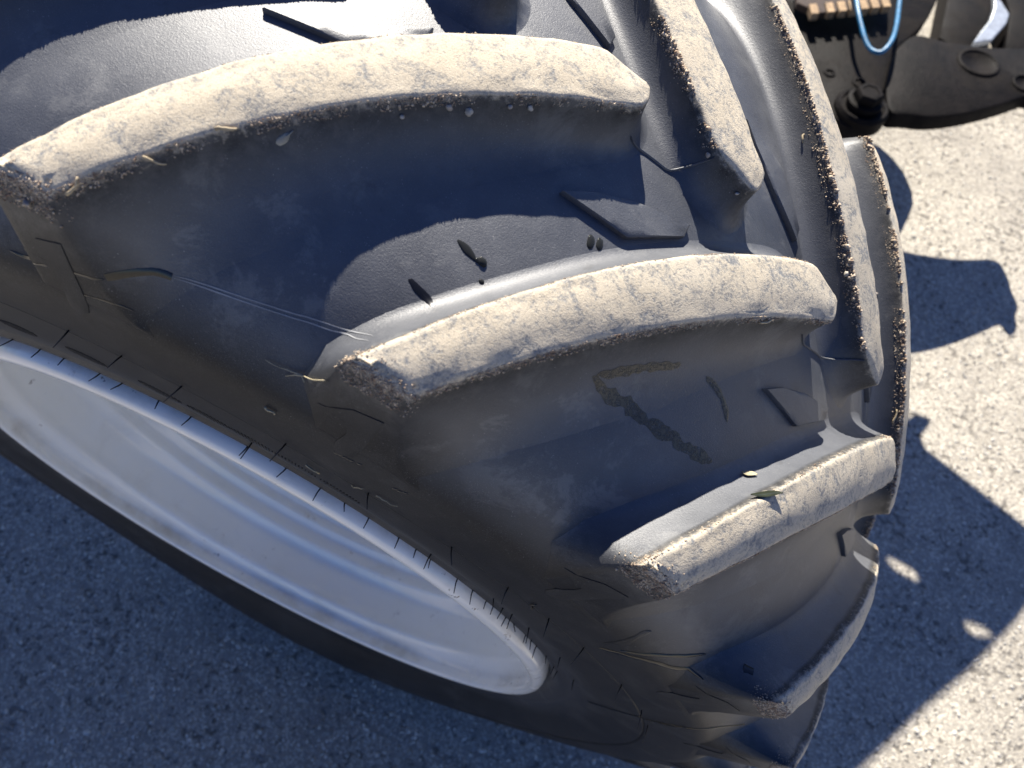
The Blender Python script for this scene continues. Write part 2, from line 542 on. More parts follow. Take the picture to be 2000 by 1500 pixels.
near_lug = lug_mesh('tread_lug')
far_lug = lug_mesh('tread_lug', True)
for k in range(1, 20):
    copy_obj(near_lug, tyre, (0, k * PITCH, 0))
    copy_obj(far_lug, tyre, (0, k * PITCH, 0))

# ------------------------------------------------------------------ rim
def build_rim():
    prof = [(-.560, 1.0), (-.610, 1.0), (-.640, 1.003), (-.655, 1.001), (-.668, .996), (-.677, .986), (-.680, .974), (-.676, .964), (-.668, .960),
            (-.655, .968), (-.640, .977), (-.628, .978), (-.618, .972), (-.603, .950), (-.592, .936), (-.582, .931), (-.570, .932), (-.555, .938), (-.53, .941), (-.47, .944), (-.445, .944),
            (-.432, .938), (-.412, .906), (-.402, .898), (-.392, .896), (-.375, .901), (-.355, .904), (-.345, .900), (-.327, .870), (-.319, .865), (-.305, .868), (-.290, .871), (-.281, .867),
            (-.265, .840), (-.257, .836), (-.243, .840), (-.230, .842), (-.221, .838), (-.206, .812), (-.198, .808), (-.18, .813), (-.165, .814), (-.15, .78), (-.12, .765), (.2, .765), (.3, .80), (.42, .90), (.60, .93), (.647, .985), (.647, 1.0), (.56, 1.0)]
    n = 200
    th = np.linspace(0, 2 * math.pi, n, endpoint=False)
    V = []; F = []
    for (y, r) in prof: V += list(xyz(np.full(n, y), np.full(n, r), th))
    for i in range(len(prof) - 1):
        for k in range(n):
            j = (k + 1) % n
            F.append((i * n + j, i * n + k, (i + 1) * n + k, (i + 1) * n + j))
    rim = mesh_obj('rim', V, F, M_RIM, tractor, True, (0, 0, RAD))
    rim['label'] = 'cream painted steel rim with stepped barrel'
    dp = [(.06, .02), (.06, .20), (.02, .24), (-.01, .30), (.04, .40), (.10, .60), (.10, .766), (.13, .766), (.13, .6), (.1, .4), (.10, .02)]
    V = []; F = []
    for (y, r) in dp: V += list(xyz(np.full(96, y), np.full(96, r), np.linspace(0, 2 * math.pi, 96, endpoint=False)))
    for i in range(len(dp) - 1):
        for k in range(96):
            j = (k + 1) % 96
            F.append((i * 96 + k, i * 96 + j, (i + 1) * 96 + j, (i + 1) * 96 + k))
    F.append(tuple(range(96)))
    mesh_obj('wheel_disc', V, F, M_RIM, rim, True)
    for k in range(8):
        a = 2 * math.pi * k / 8
        mb = MB(); mb.lathe([(.016, 0), (.016, .016), (.013, .019)], 6)
        nut = mb.build('wheel_nut', M_CAST, rim)
        nut.location = xyz(np.array(.02), np.array(.25), np.array(a)); nut.rotation_euler = (math.pi / 2, 0, 0)
build_rim()

# ------------------------------------------------------------------ axle castings behind the wheel
def smooth_poly(P, it=2):
    for _ in range(it):
        Q = []
        for i in range(len(P)):
            a, b = P[i], P[(i + 1) % len(P)]
            Q.append((a[0] * .75 + b[0] * .25, a[1] * .75 + b[1] * .25)); Q.append((a[0] * .25 + b[0] * .75, a[1] * .25 + b[1] * .75))
        P = Q
    return P

def build_axle():
    arm = [(0.643, 1.307), (0.694, 1.335), (0.741, 1.348), (0.808, 1.396), (0.874, 1.46), (0.932, 1.525), (0.966, 1.570), (0.985, 1.535), (1.004, 1.543), (1.011, 1.579), (1.000, 1.615), (1.010, 1.646), (0.985, 1.69), (0.975, 1.735), (0.951, 1.755),
           (0.88, 1.715), (0.832, 1.693), (0.72, 1.66), (0.656, 1.663), (0.622, 1.583), (0.612, 1.505), (0.62, 1.402)]
    mb = MB(); mb.prism(smooth_poly(arm, 2), .335, .385, .008)
    a = mb.build('steering_arm', M_CAST, tractor, auto=40)
    plate = [(0.19, 1.72), (0.352, 1.499), (0.459, 1.378), (0.506, 1.278), (0.539, 1.239), (0.57, 1.233), (0.599, 1.244), (0.629, 1.28), (0.645, 1.331), (0.632, 1.448),
             (0.62, 1.573), (0.655, 1.672), (0.681, 1.755), (0.70, 1.95), (.5, 2.1)]
    mb = MB(); mb.prism(smooth_poly(plate), .325, .373, .010)
    p = mb.build('axle_carrier', M_CAST, tractor, auto=40)
    bx, by = .581, 1.303
    mb = MB(); mb.lathe([(.064, .35), (.064, .383), (.058, .391), (.051, .3905), (.049, .3865)], 40, (bx, by, 0))
    mb.build('pivot_boss', M_CAST, p, auto=35)
    mb = MB(); mb.lathe([(.042, .391), (.042, .404), (.036, .407), (.035, .4072)], 32, (bx, by, 0))
    mb.build('washer', M_CAST, p, auto=35)
    mb = MB(); mb.lathe([(.034, .405), (.034, .423), (.029, .429), (.021, .4295), (.020, .4275)], 6, (bx, by, 0))
    mb.build('bolt', M_CAST, p)
    for (x, y, r) in ((.484, 1.403, .009), (.560, 1.402, .012)):
        mb = MB(); mb.lathe([(r + .007, .368), (r + .006, .3765), (r, .377), (r - .001, .3695)], 20, (x, y, 0))
        mb.build('bolt_hole', M_CAST, p, auto=35)
    # sunk bores with a raised collar
    for (x, y, rx, ry) in ((.822, 1.612, .044, .044), (.935, 1.585, .022, .026)):
        n = 32; V = []; F = []
        rings = [(1.25, .379), (1.2, .388), (1.05, .391), (1.0, .3885), (.96, .3865)]
        for (q, z) in rings:
            for k in range(n):
                an = 2 * math.pi * k / n
                V.append((x + rx * q * math.cos(an), y + ry * q * math.sin(an), z))
        for i in range(len(rings) - 1):
            for k in range(n):
                F.append((i * n + k, i * n + (k + 1) % n, (i + 1) * n + (k + 1) % n, (i + 1) * n + k))
        F.append(tuple((len(rings) - 1) * n + k for k in range(n)))
        mesh_obj('arm_bore', V, F, M_CAST, a, True)
    mb = MB(); mb.prism([(0.791, 2.55), (0.798, 2.298), (0.80, 2.145), (0.86, 2.115), (0.922, 2.135), (0.963, 2.299), (0.945, 2.574)], .02, .12, .012)
    mb.build('axle_beam', M_CAST, tractor, auto=40)
    mb = MB(); mb.prism([(0.891, 2.107), (0.945, 2.154), (0.979, 2.266), (0.983, 2.322), (0.952, 2.378), (0.926, 2.425), (0.934, 2.337), (0.928, 2.255), (0.909, 2.186)], .135, .155, .003)
    mb.build('steel_bracket', M_ZINC, tractor)
    mb = MB(); mb.prism([(1.003, 2.190), (1.17, 2.27), (1.15, 2.75), (0.95, 2.60), (1.0, 2.401)], .03, .12, .01)
    mb.build('axle_cover', M_CAST, tractor, auto=40)
    mb = MB(); mb.prism([(.345, 1.575), (.41, 1.565), (.57, 1.69), (.55, 1.80), (.32, 1.68)], .395, .415, .003)
    br = mb.build('rusty_bracket', M_RUST, tractor)
    for f in (-.18, 0.05, .22, .38, .54, .70, .86):
        x = .418 + .157 * f; y = 1.560 + .12 * f
        mb = MB(); mb.prism([(x, y), (x + .017, y + .012), (x + .002, y + .05), (x - .016, y + .038)], .400, .421, .002)
        mb.build('bracket_tooth', M_TOOTH, br)
    pts = [(0.450, 1.75), (0.459, 1.682), (0.487, 1.577), (0.510, 1.52), (0.533, 1.475), (0.553, 1.45), (0.573, 1.442), (0.584, 1.458), (0.590, 1.50), (0.590, 1.565), (0.585, 1.656), (0.574, 1.77)]
    P = [Vector((x, y, .44 + .008 * math.sin(i))) for i, (x, y) in enumerate(pts)]
    fine = []
    for i in range(len(P) - 1):
        p0, p1, p2, p3 = P[max(i - 1, 0)], P[i], P[i + 1], P[min(i + 2, len(P) - 1)]
        for q in range(6):
            t = q / 6
            fine.append(.5 * ((2 * p1) + (p2 - p0) * t + (2 * p0 - 5 * p1 + 4 * p2 - p3) * t * t + (3 * p1 - p0 - 3 * p2 + p3) * t ** 3))
    mb = MB(); mb.tube(fine, .0058, 10)
    h = mb.build('hose', M_HOSE, tractor, True); h['label'] = 'bright blue hose hanging in a loop'
build_axle()

# ------------------------------------------------------------------ unseen hood panel, outlined from the ground shadow it throws, plus engine block
def build_body():
    poly = [(0.70, .405), (0.76, .40), (0.81, .36), (0.845, .36), (0.80, .41), (0.80, .445), (0.89, .49), (0.99, .54), (1.01, .57), (1.0, .63), (0.89, .75), (0.73, .90), (0.6, 1.01), (0.49, 1.11),
            (0.3, 1.28), (0.18, 1.36), (-.3, 1.52), (-.8, 1.92), (-1.3, 2.12), (-2.3, 2.15), (-2.3, .8), (-.6, .62), (.2, .45)]
    holes = [[(0.595, .752), (0.625, .732), (0.67, .736), (0.69, .757), (0.66, .775), (0.62, .770)], [(0.74, .83), (0.765, .80), (0.80, .797), (0.825, .805), (0.805, .825), (0.765, .838)]]  # gaps added in the panel to let light patches onto the ground
    bm = bmesh.new()
    y0, y1 = 1.55, 1.57
    dx, dz = (y0 - 1.15) * SUN.x / SUN.y, (y0 - 1.15) * SUN.z / SUN.y
    sh = lambda L: [(x + dx, z + dz) for x, z in L]
    poly = sh(poly); holes = [sh(h) for h in holes]
    edges = []
    for loop in [poly] + holes:
        vs = [bm.verts.new((x, y0, z)) for (x, z) in loop]
        edges += [bm.edges.new((vs[i], vs[(i + 1) % len(vs)])) for i in range(len(vs))]
    r = bmesh.ops.triangle_fill(bm, use_beauty=True, use_dissolve=False, edges=edges)
    fs = [f for f in bm.faces]
    # drop triangles inside the holes that pass the sunlit patches
    def inside(pt, lp):
        c = False
        for i in range(len(lp)):
            (x1, z1), (x2, z2) = lp[i], lp[i - 1]
            if (z1 > pt[1]) != (z2 > pt[1]) and pt[0] < (x2 - x1) * (pt[1] - z1) / (z2 - z1) + x1: c = not c
        return c
    kill = [f for f in fs if any(inside((f.calc_center_median().x, f.calc_center_median().z), h) for h in holes)]
    bmesh.ops.delete(bm, geom=kill, context='FACES_ONLY')
    ex = bmesh.ops.extrude_face_region(bm, geom=list(bm.faces))
    for v in [e for e in ex['geom'] if isinstance(e, bmesh.types.BMVert)]: v.co.y = y1
    bmesh.ops.recalc_face_normals(bm, faces=bm.faces)
    me = bpy.data.meshes.new('hood_shadow_panel'); bm.to_mesh(me); bm.free(); me.materials.append(M_HOOD)
    o = bpy.data.objects.new('hood_shadow_panel', me); C.objects.link(o); o.parent = tractor
    mb = MB(); mb.prism([(-1.6, 1.59), (-.1, 1.59), (-.1, 1.98), (-1.6, 1.98)], 1.12, 1.42, .03)
    mb.build('engine_block', M_CAST, tractor)
build_body()

# ------------------------------------------------------------------ surface of the built tyre, for laying things on it
from mathutils.bvhtree import BVHTree
def tyre_bvh():
    V = []; F = []
    objs = [tyre] + [o for o in tyre.children if o.name.startswith('tread_lug')]
    for o in objs:
        a = o.rotation_euler.y
        if o is not tyre and math.cos(a + .6 - .6) < -.2 : continue
        M = Matrix.Translation((0, 0, RAD)) @ (Matrix.Rotation(a, 4, 'Y') if o is not tyre else Matrix())
        n = len(V)
        co = np.empty(len(o.data.vertices) * 3, dtype=np.float32); o.data.vertices.foreach_get('co', co)
        Rm = np.array(M.to_3x3()); co = co.reshape(-1, 3) @ Rm.T + np.array(M.translation)
        V += co.tolist()
        F += [tuple(i + n for i in p.vertices) for p in o.data.polygons]
    return BVHTree.FromPolygons(V, F)
BV = tyre_bvh()
def snap(p):
    """nearest point of the tyre skin, with the normal pointing out of the rubber"""
    p = Vector(p)
    q, n, i, d = BV.find_nearest(p)
    c = Vector((0, max(-.16, min(.16, q.y)), RAD))
    ring = Vector((q.x, 0, q.z - RAD)).normalized() * (1.28 * S)
    c = Vector((ring.x, q.y * .4, RAD + ring.z))
    if n.dot(q - c) < 0: n = -n
    return q, n
def snap_out(p):
    """outermost skin under a point (never the carcass hidden below a lug)"""
    p = Vector(p)
    ring = Vector((p.x, 0, p.z - RAD)).normalized() * (1.28 * S)
    c = Vector((ring.x, p.y * .4, RAD + ring.z))
    d = (p - c).normalized()
    q, n, i, t = BV.ray_cast(p + d * .02, -d, .05)
    if q is None: return snap(p)
    if n.dot(d) < 0: n = -n
    return q, n
def spline(P, step):
    P = [Vector(p) for p in P]; out = []
    for i in range(len(P) - 1):
        p0, p1, p2, p3 = P[max(i - 1, 0)], P[i], P[i + 1], P[min(i + 2, len(P) - 1)]
        m = max(2, int((p2 - p1).length / step))
        for q in range(m):
            t = q / m
            out.append(.5 * ((2 * p1) + (p2 - p0) * t + (2 * p0 - 5 * p1 + 4 * p2 - p3) * t * t + (3 * p1 - p0 - 3 * p2 + p3) * t ** 3))
    out.append(P[-1]); return out
def strip(mb, pts, width, h=.0005, jitter=.3, taper=True, lift=.00025, step=.003):
    """a thin film following the rubber"""
    Q = spline(pts, step); n = len(Q); V = []; F = []
    for i, p in enumerate(Q):
        q, nn = snap_out(p)
        t = (Q[min(i + 1, n - 1)] - Q[max(i - 1, 0)]).normalized()
        sd = nn.cross(t).normalized()
        f = i / (n - 1)
        wl_ = 1 + jitter * noise.noise(q * 140) + .6 * jitter * noise.noise(q * 420); wr_ = 1 + jitter * noise.noise(q * 140 + Vector((9, 9, 9))) + .6 * jitter * noise.noise(q * 420 + Vector((5, 0, 5)))
        w = width * ((min(1, 6 * f) * min(1, 6 * (1 - f))) ** .5 * .9 + .1 if taper else 1)
        for k, e in enumerate((-1, -.5, 0, .5, 1)):
            a, na = snap_out(q + sd * e * w * .5 * (wl_ if e < 0 else wr_))
            V.append(a + na * (lift + h * (1 - e * e)))
    for i in range(n - 1):
        for k in range(4):
            F.append((i * 5 + k, i * 5 + k + 1, (i + 1) * 5 + k + 1, (i + 1) * 5 + k))
    mb.add(V, F)
def blob(mb, c, along, a, b, h, seed=0, lift=.0001):
    q, nn = snap_out(c); t = Vector(along) - nn * nn.dot(Vector(along)); t.normalize(); sd = nn.cross(t)
    V = []; F = []; n = 18
    rs = (1, .93, .75, .45, .0)
    for k, r in enumerate(rs[:-1]):
        for i in range(n):
            an = 2 * math.pi * i / n
            w = 1 + .22 * noise.noise(Vector((math.cos(an) * 1.3 + seed, math.sin(an) * 1.3, seed * 2.1)))
            p = q + t * math.cos(an) * a * r * w + sd * math.sin(an) * b * r * w
            p2, n2 = snap_out(p)
            V.append(p2 + n2 * (lift + h * math.sqrt(max(0, 1 - r * r))))
    V.append(q + nn * (lift + h))
    m = len(rs) - 1
    for k in range(m - 1):
        for i in range(n):
            F.append((k * n + i, k * n + (i + 1) % n, (k + 1) * n + (i + 1) % n, (k + 1) * n + i))
    for i in range(n): F.append(((m - 1) * n + i, (m - 1) * n + (i + 1) % n, m * n))
    mb.add(V, F)
def leaf_shape(mb, c, along, a, b, t=.0006, curl=.0012, lift=.0012):
    """a thin pointed leaf lying against the rubber"""
    q, nn = snap_out(c); u = Vector(along) - nn * nn.dot(Vector(along)); u.normalize(); sd = nn.cross(u)
    V = []; F = []; n = 9
    for sgn in (1, -1):
        for i in range(n):
            f = i / (n - 1) * 2 - 1
            w = b * max(.04, (1 - f * f)) ** .8
            for e in (-1, 0, 1):
                V.append(q + u * a * f + sd * (w * e + b * .5 * math.sin(f * 2)) + nn * (lift + curl * (e * e - .3) * .5 + curl * f * f * .4 + sgn * t * .5 * (1 if e == 0 else .3)))
    for L in range(2):
        for i in range(n - 1):
            for k in range(2):
                o = L * n * 3 + i * 3 + k
                F.append((o, o + 1, o + 4, o + 3) if L else (o + 3, o + 4, o + 1, o))
    for i in range(n - 1):
        for k in (0, 2):
            o = i * 3 + k; p = n * 3 + o
            F.append((o, o + 3, p + 3, p))
    mb.add(V, F)
def pad(poly, h, inset=.0012):
    """raised moulded shape on the rubber; returns verts in tyre space and faces"""
    P = []
    for i in range(len(poly)):
        a, b = Vector(poly[i]), Vector(poly[(i + 1) % len(poly)])
        m = max(1, int((b - a).length / .006))
        P += [a.lerp(b, q / m) for q in range(m)]
    c = sum(P, Vector()) / len(P)
    V = []; n = len(P); rings = [(1.0, -.001, 0), (1.0, h * .8, 0), (1.0, h, inset), (.66, h, 0), (.33, h, 0)]
    for f, hh, ins in rings:
        for p in P:
            q = c.lerp(p, f)
            if ins: q = q + (c - q).normalized() * ins
            s_, nn = snap_out(q); V.append(s_ + nn * hh)
    s_, nn = snap_out(c); V.append(s_ + nn * h)
    F = []
    for k in range(len(rings) - 1):
        for i in range(n): F.append((k * n + i, k * n + (i + 1) % n, (k + 1) * n + (i + 1) % n, (k + 1) * n + i))
    for i in range(n): F.append(((len(rings) - 1) * n + i, (len(rings) - 1) * n + (i + 1) % n, len(rings) * n))
    return [v - Vector((0, 0, RAD)) for v in V], F
def fix_normals(o):
    bm = bmesh.new(); bm.from_mesh(o.data); bmesh.ops.recalc_face_normals(bm, faces=bm.faces); bm.to_mesh(o.data); bm.free()

# wedge shaped mud breakers on the tread floor, one per gap on both halves
WEDGE = [(0.2576, -0.0850, 1.2223), (0.2721, -0.0715, 1.2163), (0.2983, -0.0544, 1.2038), (0.3335, -0.0386, 1.1865), (0.3352, -0.0505, 1.1898), (0.3040, -0.0828, 1.2057)]
def build_wedges():
    V, F = pad(WEDGE, .0042)
    near = mesh_obj('tread_wedge', V, F, M_RUB, tyre, True); fix_normals(near)
    near.data.set_sharp_from_angle(angle=math.radians(40))
    ca, sa = math.cos(FOFF * PITCH), math.sin(FOFF * PITCH)
    V2 = [Vector((v.x * ca + v.z * sa, -v.y, -v.x * sa + v.z * ca)) for v in V]
    far = mesh_obj('tread_wedge', V2, F, M_RUB, tyre, True); fix_normals(far)
    far.data.set_sharp_from_angle(angle=math.radians(40))
    for k in range(1, 20):
        copy_obj(near, tyre, (0, k * PITCH, 0)); copy_obj(far, tyre, (0, k * PITCH, 0))
build_wedges()
JMARK = [(0.1898, -0.2509, 1.1862), (0.1972, -0.2532, 1.1880), (0.2055, -0.2530, 1.1859), (0.2087, -0.2535, 1.1804), (0.2067, -0.2548, 1.1707), (0.1987, -0.2567, 1.1564), (0.1963, -0.2581, 1.1492), (0.1986, -0.2585, 1.1430), (0.2095, -0.2578, 1.1470), (0.2159, -0.2558, 1.1586), (0.2303, -0.2503, 1.1961), (0.2130, -0.2512, 1.1979)]
def build_marks():
    V, F = pad(JMARK, .0006, .0008)
    o = mesh_obj('shoulder_marker', V, F, M_RUB, tyre, True); fix_normals(o)
    o.data.set_sharp_from_angle(angle=math.radians(40))
    for k in range(1, 20): copy_obj(o, tyre, (0, k * PITCH, 0))
    # row of tiny moulded characters under the marker
    for p in [(0.1986, -0.2585, 1.1430), (0.2009, -0.2585, 1.1430), (0.2035, -0.2584, 1.1425), (0.2058, -0.2584, 1.1417), (0.2081, -0.2583, 1.1416), (0.2133, -0.2581, 1.1413)] + [(0.2354, -0.2584, 1.1275), (0.2388, -0.2584, 1.1269), (0.2421, -0.2581, 1.1276)]:
        mb = MB(); blob(mb, p, (1, 0, .3), .0021, .0013, .0006, p[0] * 900)
        c = mb.build('moulded_mark', M_LINE, tyre, True, (0, 0, -RAD))
build_marks()

# rubber whiskers left by the mould, round the bead and along the rib
def build_hairs():
    meshes = []
    for v in range(5):
        r = random.Random(v); L = .008 + .0022 * v
        mb = MB(); b = r.uniform(-.002, .002); c = r.uniform(-.002, .002)
        mb.tube([(0, 0, 0), (b * .3, -L * .4, c * .3), (b * 1.2, -L, c * 1.2)], [.0006, .00055, .00035], 5)
        meshes.append(mb)
    protos = [None] * 5
    def hair(y, rr, th, v):
        loc = xyz(np.array(y), np.array(rr), np.array(th))
        if protos[v] is None:
            protos[v] = meshes[v].build('rubber_hair', M_HAIR, tyre, True)
            o = protos[v]; o.location = loc
        else: o = copy_obj(protos[v], tyre, None, loc)
        o.rotation_euler = (random.uniform(-.2, .2), th, random.uniform(-.25, .25))
    th = -.75
    while th < 1.3:
        hair(-.659, 1.062, th, random.choice((0, 0, 1, 1, 2)))
        if random.random() < .35: hair(-.664, 1.11 + random.uniform(-.01, .02), th + .012, random.choice((1, 2, 3)))
        th += random.uniform(.04, .13) if th < .5 else random.uniform(.022, .08)
    th = -.5
    while th < 1.35:
        hair(-.69, 1.315, th, random.choice((2, 3, 4))); th += random.uniform(.07, .16)
    # serrated oval grips moulded beside the bead
    for th in (-.32, -.16, -.02, .115, .20, .275, .35, .43):
        rr = 1.17; yy = -.676
        mb = MB()
        for i in range(13):
            f = (i - 6) / 6.5; hw = .018 * math.sqrt(max(0, 1 - f * f))
            p0 = Vector(xyz(np.array(yy + .004), np.array(rr - hw), np.array(th + f * .038))); p1 = Vector(xyz(np.array(yy - .005), np.array(rr + hw), np.array(th + f * .038)))
            a, na = snap(p0 + Vector((0, 0, RAD))); b, nb_ = snap(p1 + Vector((0, 0, RAD)))
            mb.tube([a + na * .0001, b + nb_ * .0001], .0006, 4)
        mb.build('serrated_grip', M_RUB, tyre, True, (0, 0, -RAD))
build_hairs()

# scratches and mould lines in the rubber
M_PALE = plain('pale_scuff', (.26, .265, .27), .8)
def mark(name, pts, w, mat, h=.0003, jit=.3, taper=True):
    mb = MB(); strip(mb, pts, w, h, jit, taper); return mb.build(name, mat, tyre, True, (0, 0, -RAD))
mark('scratch', [(0.0986, -0.2327, 1.2222), (0.1285, -0.2274, 1.2188), (0.1589, -0.2226, 1.2152), (0.1724, -0.2198, 1.2136), (0.1833, -0.2179, 1.2117), (0.1945, -0.2161, 1.2109), (0.2095, -0.2191, 1.2203)], .0007, M_PALE, .00004, .5)
mark('scratch', [(0.0987, -0.2335, 1.2210), (0.1291, -0.2288, 1.2173), (0.1596, -0.2243, 1.2136), (0.1732, -0.2216, 1.2118), (0.1841, -0.2198, 1.2098), (0.1969, -0.2199, 1.2123), (0.2099, -0.2244, 1.2232)], .0007, M_PALE, .00004, .5)
mark('crack', [(-0.0024, -0.2506, 1.2068), (0.0121, -0.2503, 1.2071), (0.0349, -0.2538, 1.2173), (0.0490, -0.2533, 1.2197), (0.0688, -0.2502, 1.2221)], .0019, M_LINE, .0001, .8)
mark('crack', [(0.0331, -0.2562, 1.1989), (0.0446, -0.2557, 1.2020), (0.0556, -0.2552, 1.2043), (0.0712, -0.2547, 1.2064), (0.0801, -0.2528, 1.2026)], .0012, M_LINE, .0001, .8)
mark('mould_line', [(0.2801, -0.0208, 1.2252), (0.2864, -0.0159, 1.2123), (0.2995, -0.0137, 1.2055), (0.3084, -0.0125, 1.2032), (0.3194, -0.0061, 1.2066), (0.3328, -0.0011, 1.2140)], .0016, M_RUB, .0012, .1)
mark('mould_line', [(0.4353, -0.0325, 1.1216), (0.4536, -0.0148, 1.0868), (0.4674, -0.0100, 1.0801), (0.4923, -0.0012, 1.0823)], .0016, M_RUB, .0012, .1)
mark('mould_line', [(0.4232, -0.2515, 0.7188), (0.4628, -0.2582, 0.8049), (0.4943, -0.2580, 0.8524), (0.5173, -0.2477, 0.8580), (0.5440, -0.2319, 0.8414)], .0022, M_LINE, .0006, .2)

# liquids on the rubber
M_WET = NT('muddy_water'); M_WET = M_WET.set(Alpha=M_WET.ramp(M_WET.noise(240, 5, .7), .30, .58), Base_Color=(.066, .058, .042), Roughness=.38, Specular_IOR_Level=.5)
M_OIL = NT('black_oil'); M_OIL = M_OIL.set(Base_Color=(.006, .006, .006), Roughness=.18)
M_DROP = NT('water'); M_DROP = M_DROP.set(Base_Color=(.02, .021, .02), Roughness=.03, IOR=1.33)
def loose(name, mb, mat, label, cat, group=None, smooth=True):
    return tag(mb.build(name, mat, None, smooth), label, cat, group)
mb = MB()
strip(mb, [(0.3177, -0.1707, 1.1871), (0.3265, -0.1699, 1.1750), (0.3433, -0.1649, 1.1614), (0.3581, -0.1630, 1.1507), (0.3698, -0.1623, 1.1423), (0.3886, -0.1584, 1.1297), (0.4076, -0.1563, 1.1205)], .0080, .00012, .9, lift=.0002); strip(mb, [(0.3193, -0.1690, 1.1868), (0.3300, -0.1579, 1.1824), (0.3401, -0.1478, 1.1775), (0.3619, -0.1254, 1.1641)], .0060, .00012, .8, lift=.0003); strip(mb, [(0.3802, -0.1141, 1.1467), (0.3899, -0.1139, 1.1375), (0.3986, -0.1175, 1.1298), (0.4046, -0.1254, 1.1233)], .005, .00015, .6)
loose('water_trail', mb, M_WET, 'long crooked brown water trail across the wide gap between the two lower lugs', 'water')
mb = MB(); strip(mb, [(0.0695, -0.2498, 1.2228), (0.0753, -0.2453, 1.2236), (0.0826, -0.2401, 1.2240), (0.0915, -0.2351, 1.2239), (0.0977, -0.2334, 1.2217)], .0046, .0002, .3, False); loose('oil_streak', mb, M_OIL, 'short thick black streak at the outer end of the widest gap, left above the rim', 'oil', 'black streaks on the tyre')
mb = MB(); strip(mb, [(0.4032, -0.2579, 1.0036), (0.4250, -0.2518, 1.0044), (0.4410, -0.2445, 1.0000), (0.4620, -0.2345, 0.9963)], .0038, .0006, .4); loose('oil_streak', mb, M_OIL, 'upper of the two long thin black streaks beside the right tip of the rim', 'oil', 'black streaks on the tyre')
mb = MB(); strip(mb, [(0.3900, -0.2592, 0.9886), (0.4115, -0.2578, 0.9966), (0.4281, -0.2540, 0.9946), (0.4465, -0.2484, 0.9843), (0.4675, -0.2465, 0.9823)], .0040, .0006, .4); loose('oil_streak', mb, M_OIL, 'lower of the two long thin black streaks beside the right tip of the rim', 'oil', 'black streaks on the tyre')
mb = MB(); strip(mb, [(0.3914, -0.2588, 1.0018), (0.4009, -0.2564, 1.0173), (0.4081, -0.2505, 1.0266), (0.4149, -0.2443, 1.0313)], .0060, .0004, .6); loose('oil_streak', mb, M_RUB, 'dull dark smear rising from the sidewall, above the two thin streaks', 'smear', 'black streaks on the tyre')
mb = MB(); strip(mb, [(0.4913, -0.2320, 0.9935), (0.4983, -0.2319, 0.9939)], .0055, .0006, .2, False); loose('oil_streak', mb, M_OIL, 'stubby black dash in the dark gap beside the lowest muddy lug', 'oil', 'black streaks on the tyre')
DR = [(0.2292, -0.1503, 1.2260), (0.2367, -0.1529, 1.2242), (0.2398, -0.1524, 1.2238), (0.2464, -0.1664, 1.2254), (0.2191, -0.1863, 1.2237), (0.2871, -0.1002, 1.2122), (0.2929, -0.0979, 1.2110)]
AL = Vector((.8, -.3, -.4))
for p, al, a, b, h, mat, lab in ((DR[0], (Vector(DR[1]) - Vector(DR[0])), .0070, .0025, .0007, M_DROP, 'elongated dark water blob on the sunlit grey tread floor, largest of the drops'),
        (DR[1], AL, .0015, .0013, .0010, M_DROP, 'tiniest water bead, just under the elongated blob'),
        (DR[2], AL, .0030, .0024, .0016, M_DROP, 'round clear water drop to the lower right of the elongated blob'),
        (DR[3], AL, .0017, .0014, .0010, M_DROP, 'small lone water bead below the other drops, near the muddy lug'),
        (DR[4], (.85, -.2, -.35), .0095, .0024, .0003, M_LINE, 'slanting dark wet dash left of the water drops'),
        (DR[5], (.3, -.6, .2), .0045, .0026, .0010, M_DROP, 'wet patch left of the two by the wedge on the tread floor'),
        (DR[6], (.3, -.6, .2), .0040, .0022, .0010, M_DROP, 'wet patch right of the two by the wedge on the tread floor')):
    mb = MB(); blob(mb, p, al, a, b, h, p[0] * 500); loose('water_drop', mb, mat, lab, 'water drop', 'water drops on the tread floor')

# plant bits caught on the tyre
M_DRY = plain('dry_stem', (.36, .31, .20), .8, var=.4, vscale=200)
M_LEAF = plain('dry_leaf', (.30, .29, .25), .8, var=.3, vscale=120)
M_BEAN = plain('dark_leaf', (.022, .026, .016), .3, var=.5, vscale=120)
ST = [(0.1091, -0.1819, 1.2837), (0.1162, -0.1750, 1.2829), (0.0858, -0.2091, 1.2789), (0.0936, -0.2039, 1.2741), (0.0623, -0.2385, 1.2703), (0.0660, -0.2311, 1.2760), (0.3968, -0.0752, 1.1684), (0.4040, -0.0678, 1.1656), (0.1584, -0.2576, 1.1673), (0.1610, -0.2580, 1.1622), (0.1693, -0.2573, 1.0969), (0.1772, -0.2570, 1.0898), (0.2021, -0.2582, 1.0982), (0.2122, -0.2594, 1.1084), (0.2218, -0.2594, 1.1043), (0.2362, -0.2594, 1.1057), (0.5679, 0.0415, 0.9635), (0.5654, 0.0507, 0.9718), (0.3806, 0.1193, 1.1697), (0.3843, 0.1051, 1.1628), (0.1799, -0.2444, 1.1911), (0.1545, -0.2432, 1.1947), (0.3351, -0.2581, 1.0087), (0.3365, -0.2594, 1.0289), (0.1980, -0.2475, 1.2116), (0.1670, -0.2453, 1.1882), (0.4764, -0.2594, 0.8326), (0.4927, -0.2580, 0.8581)]
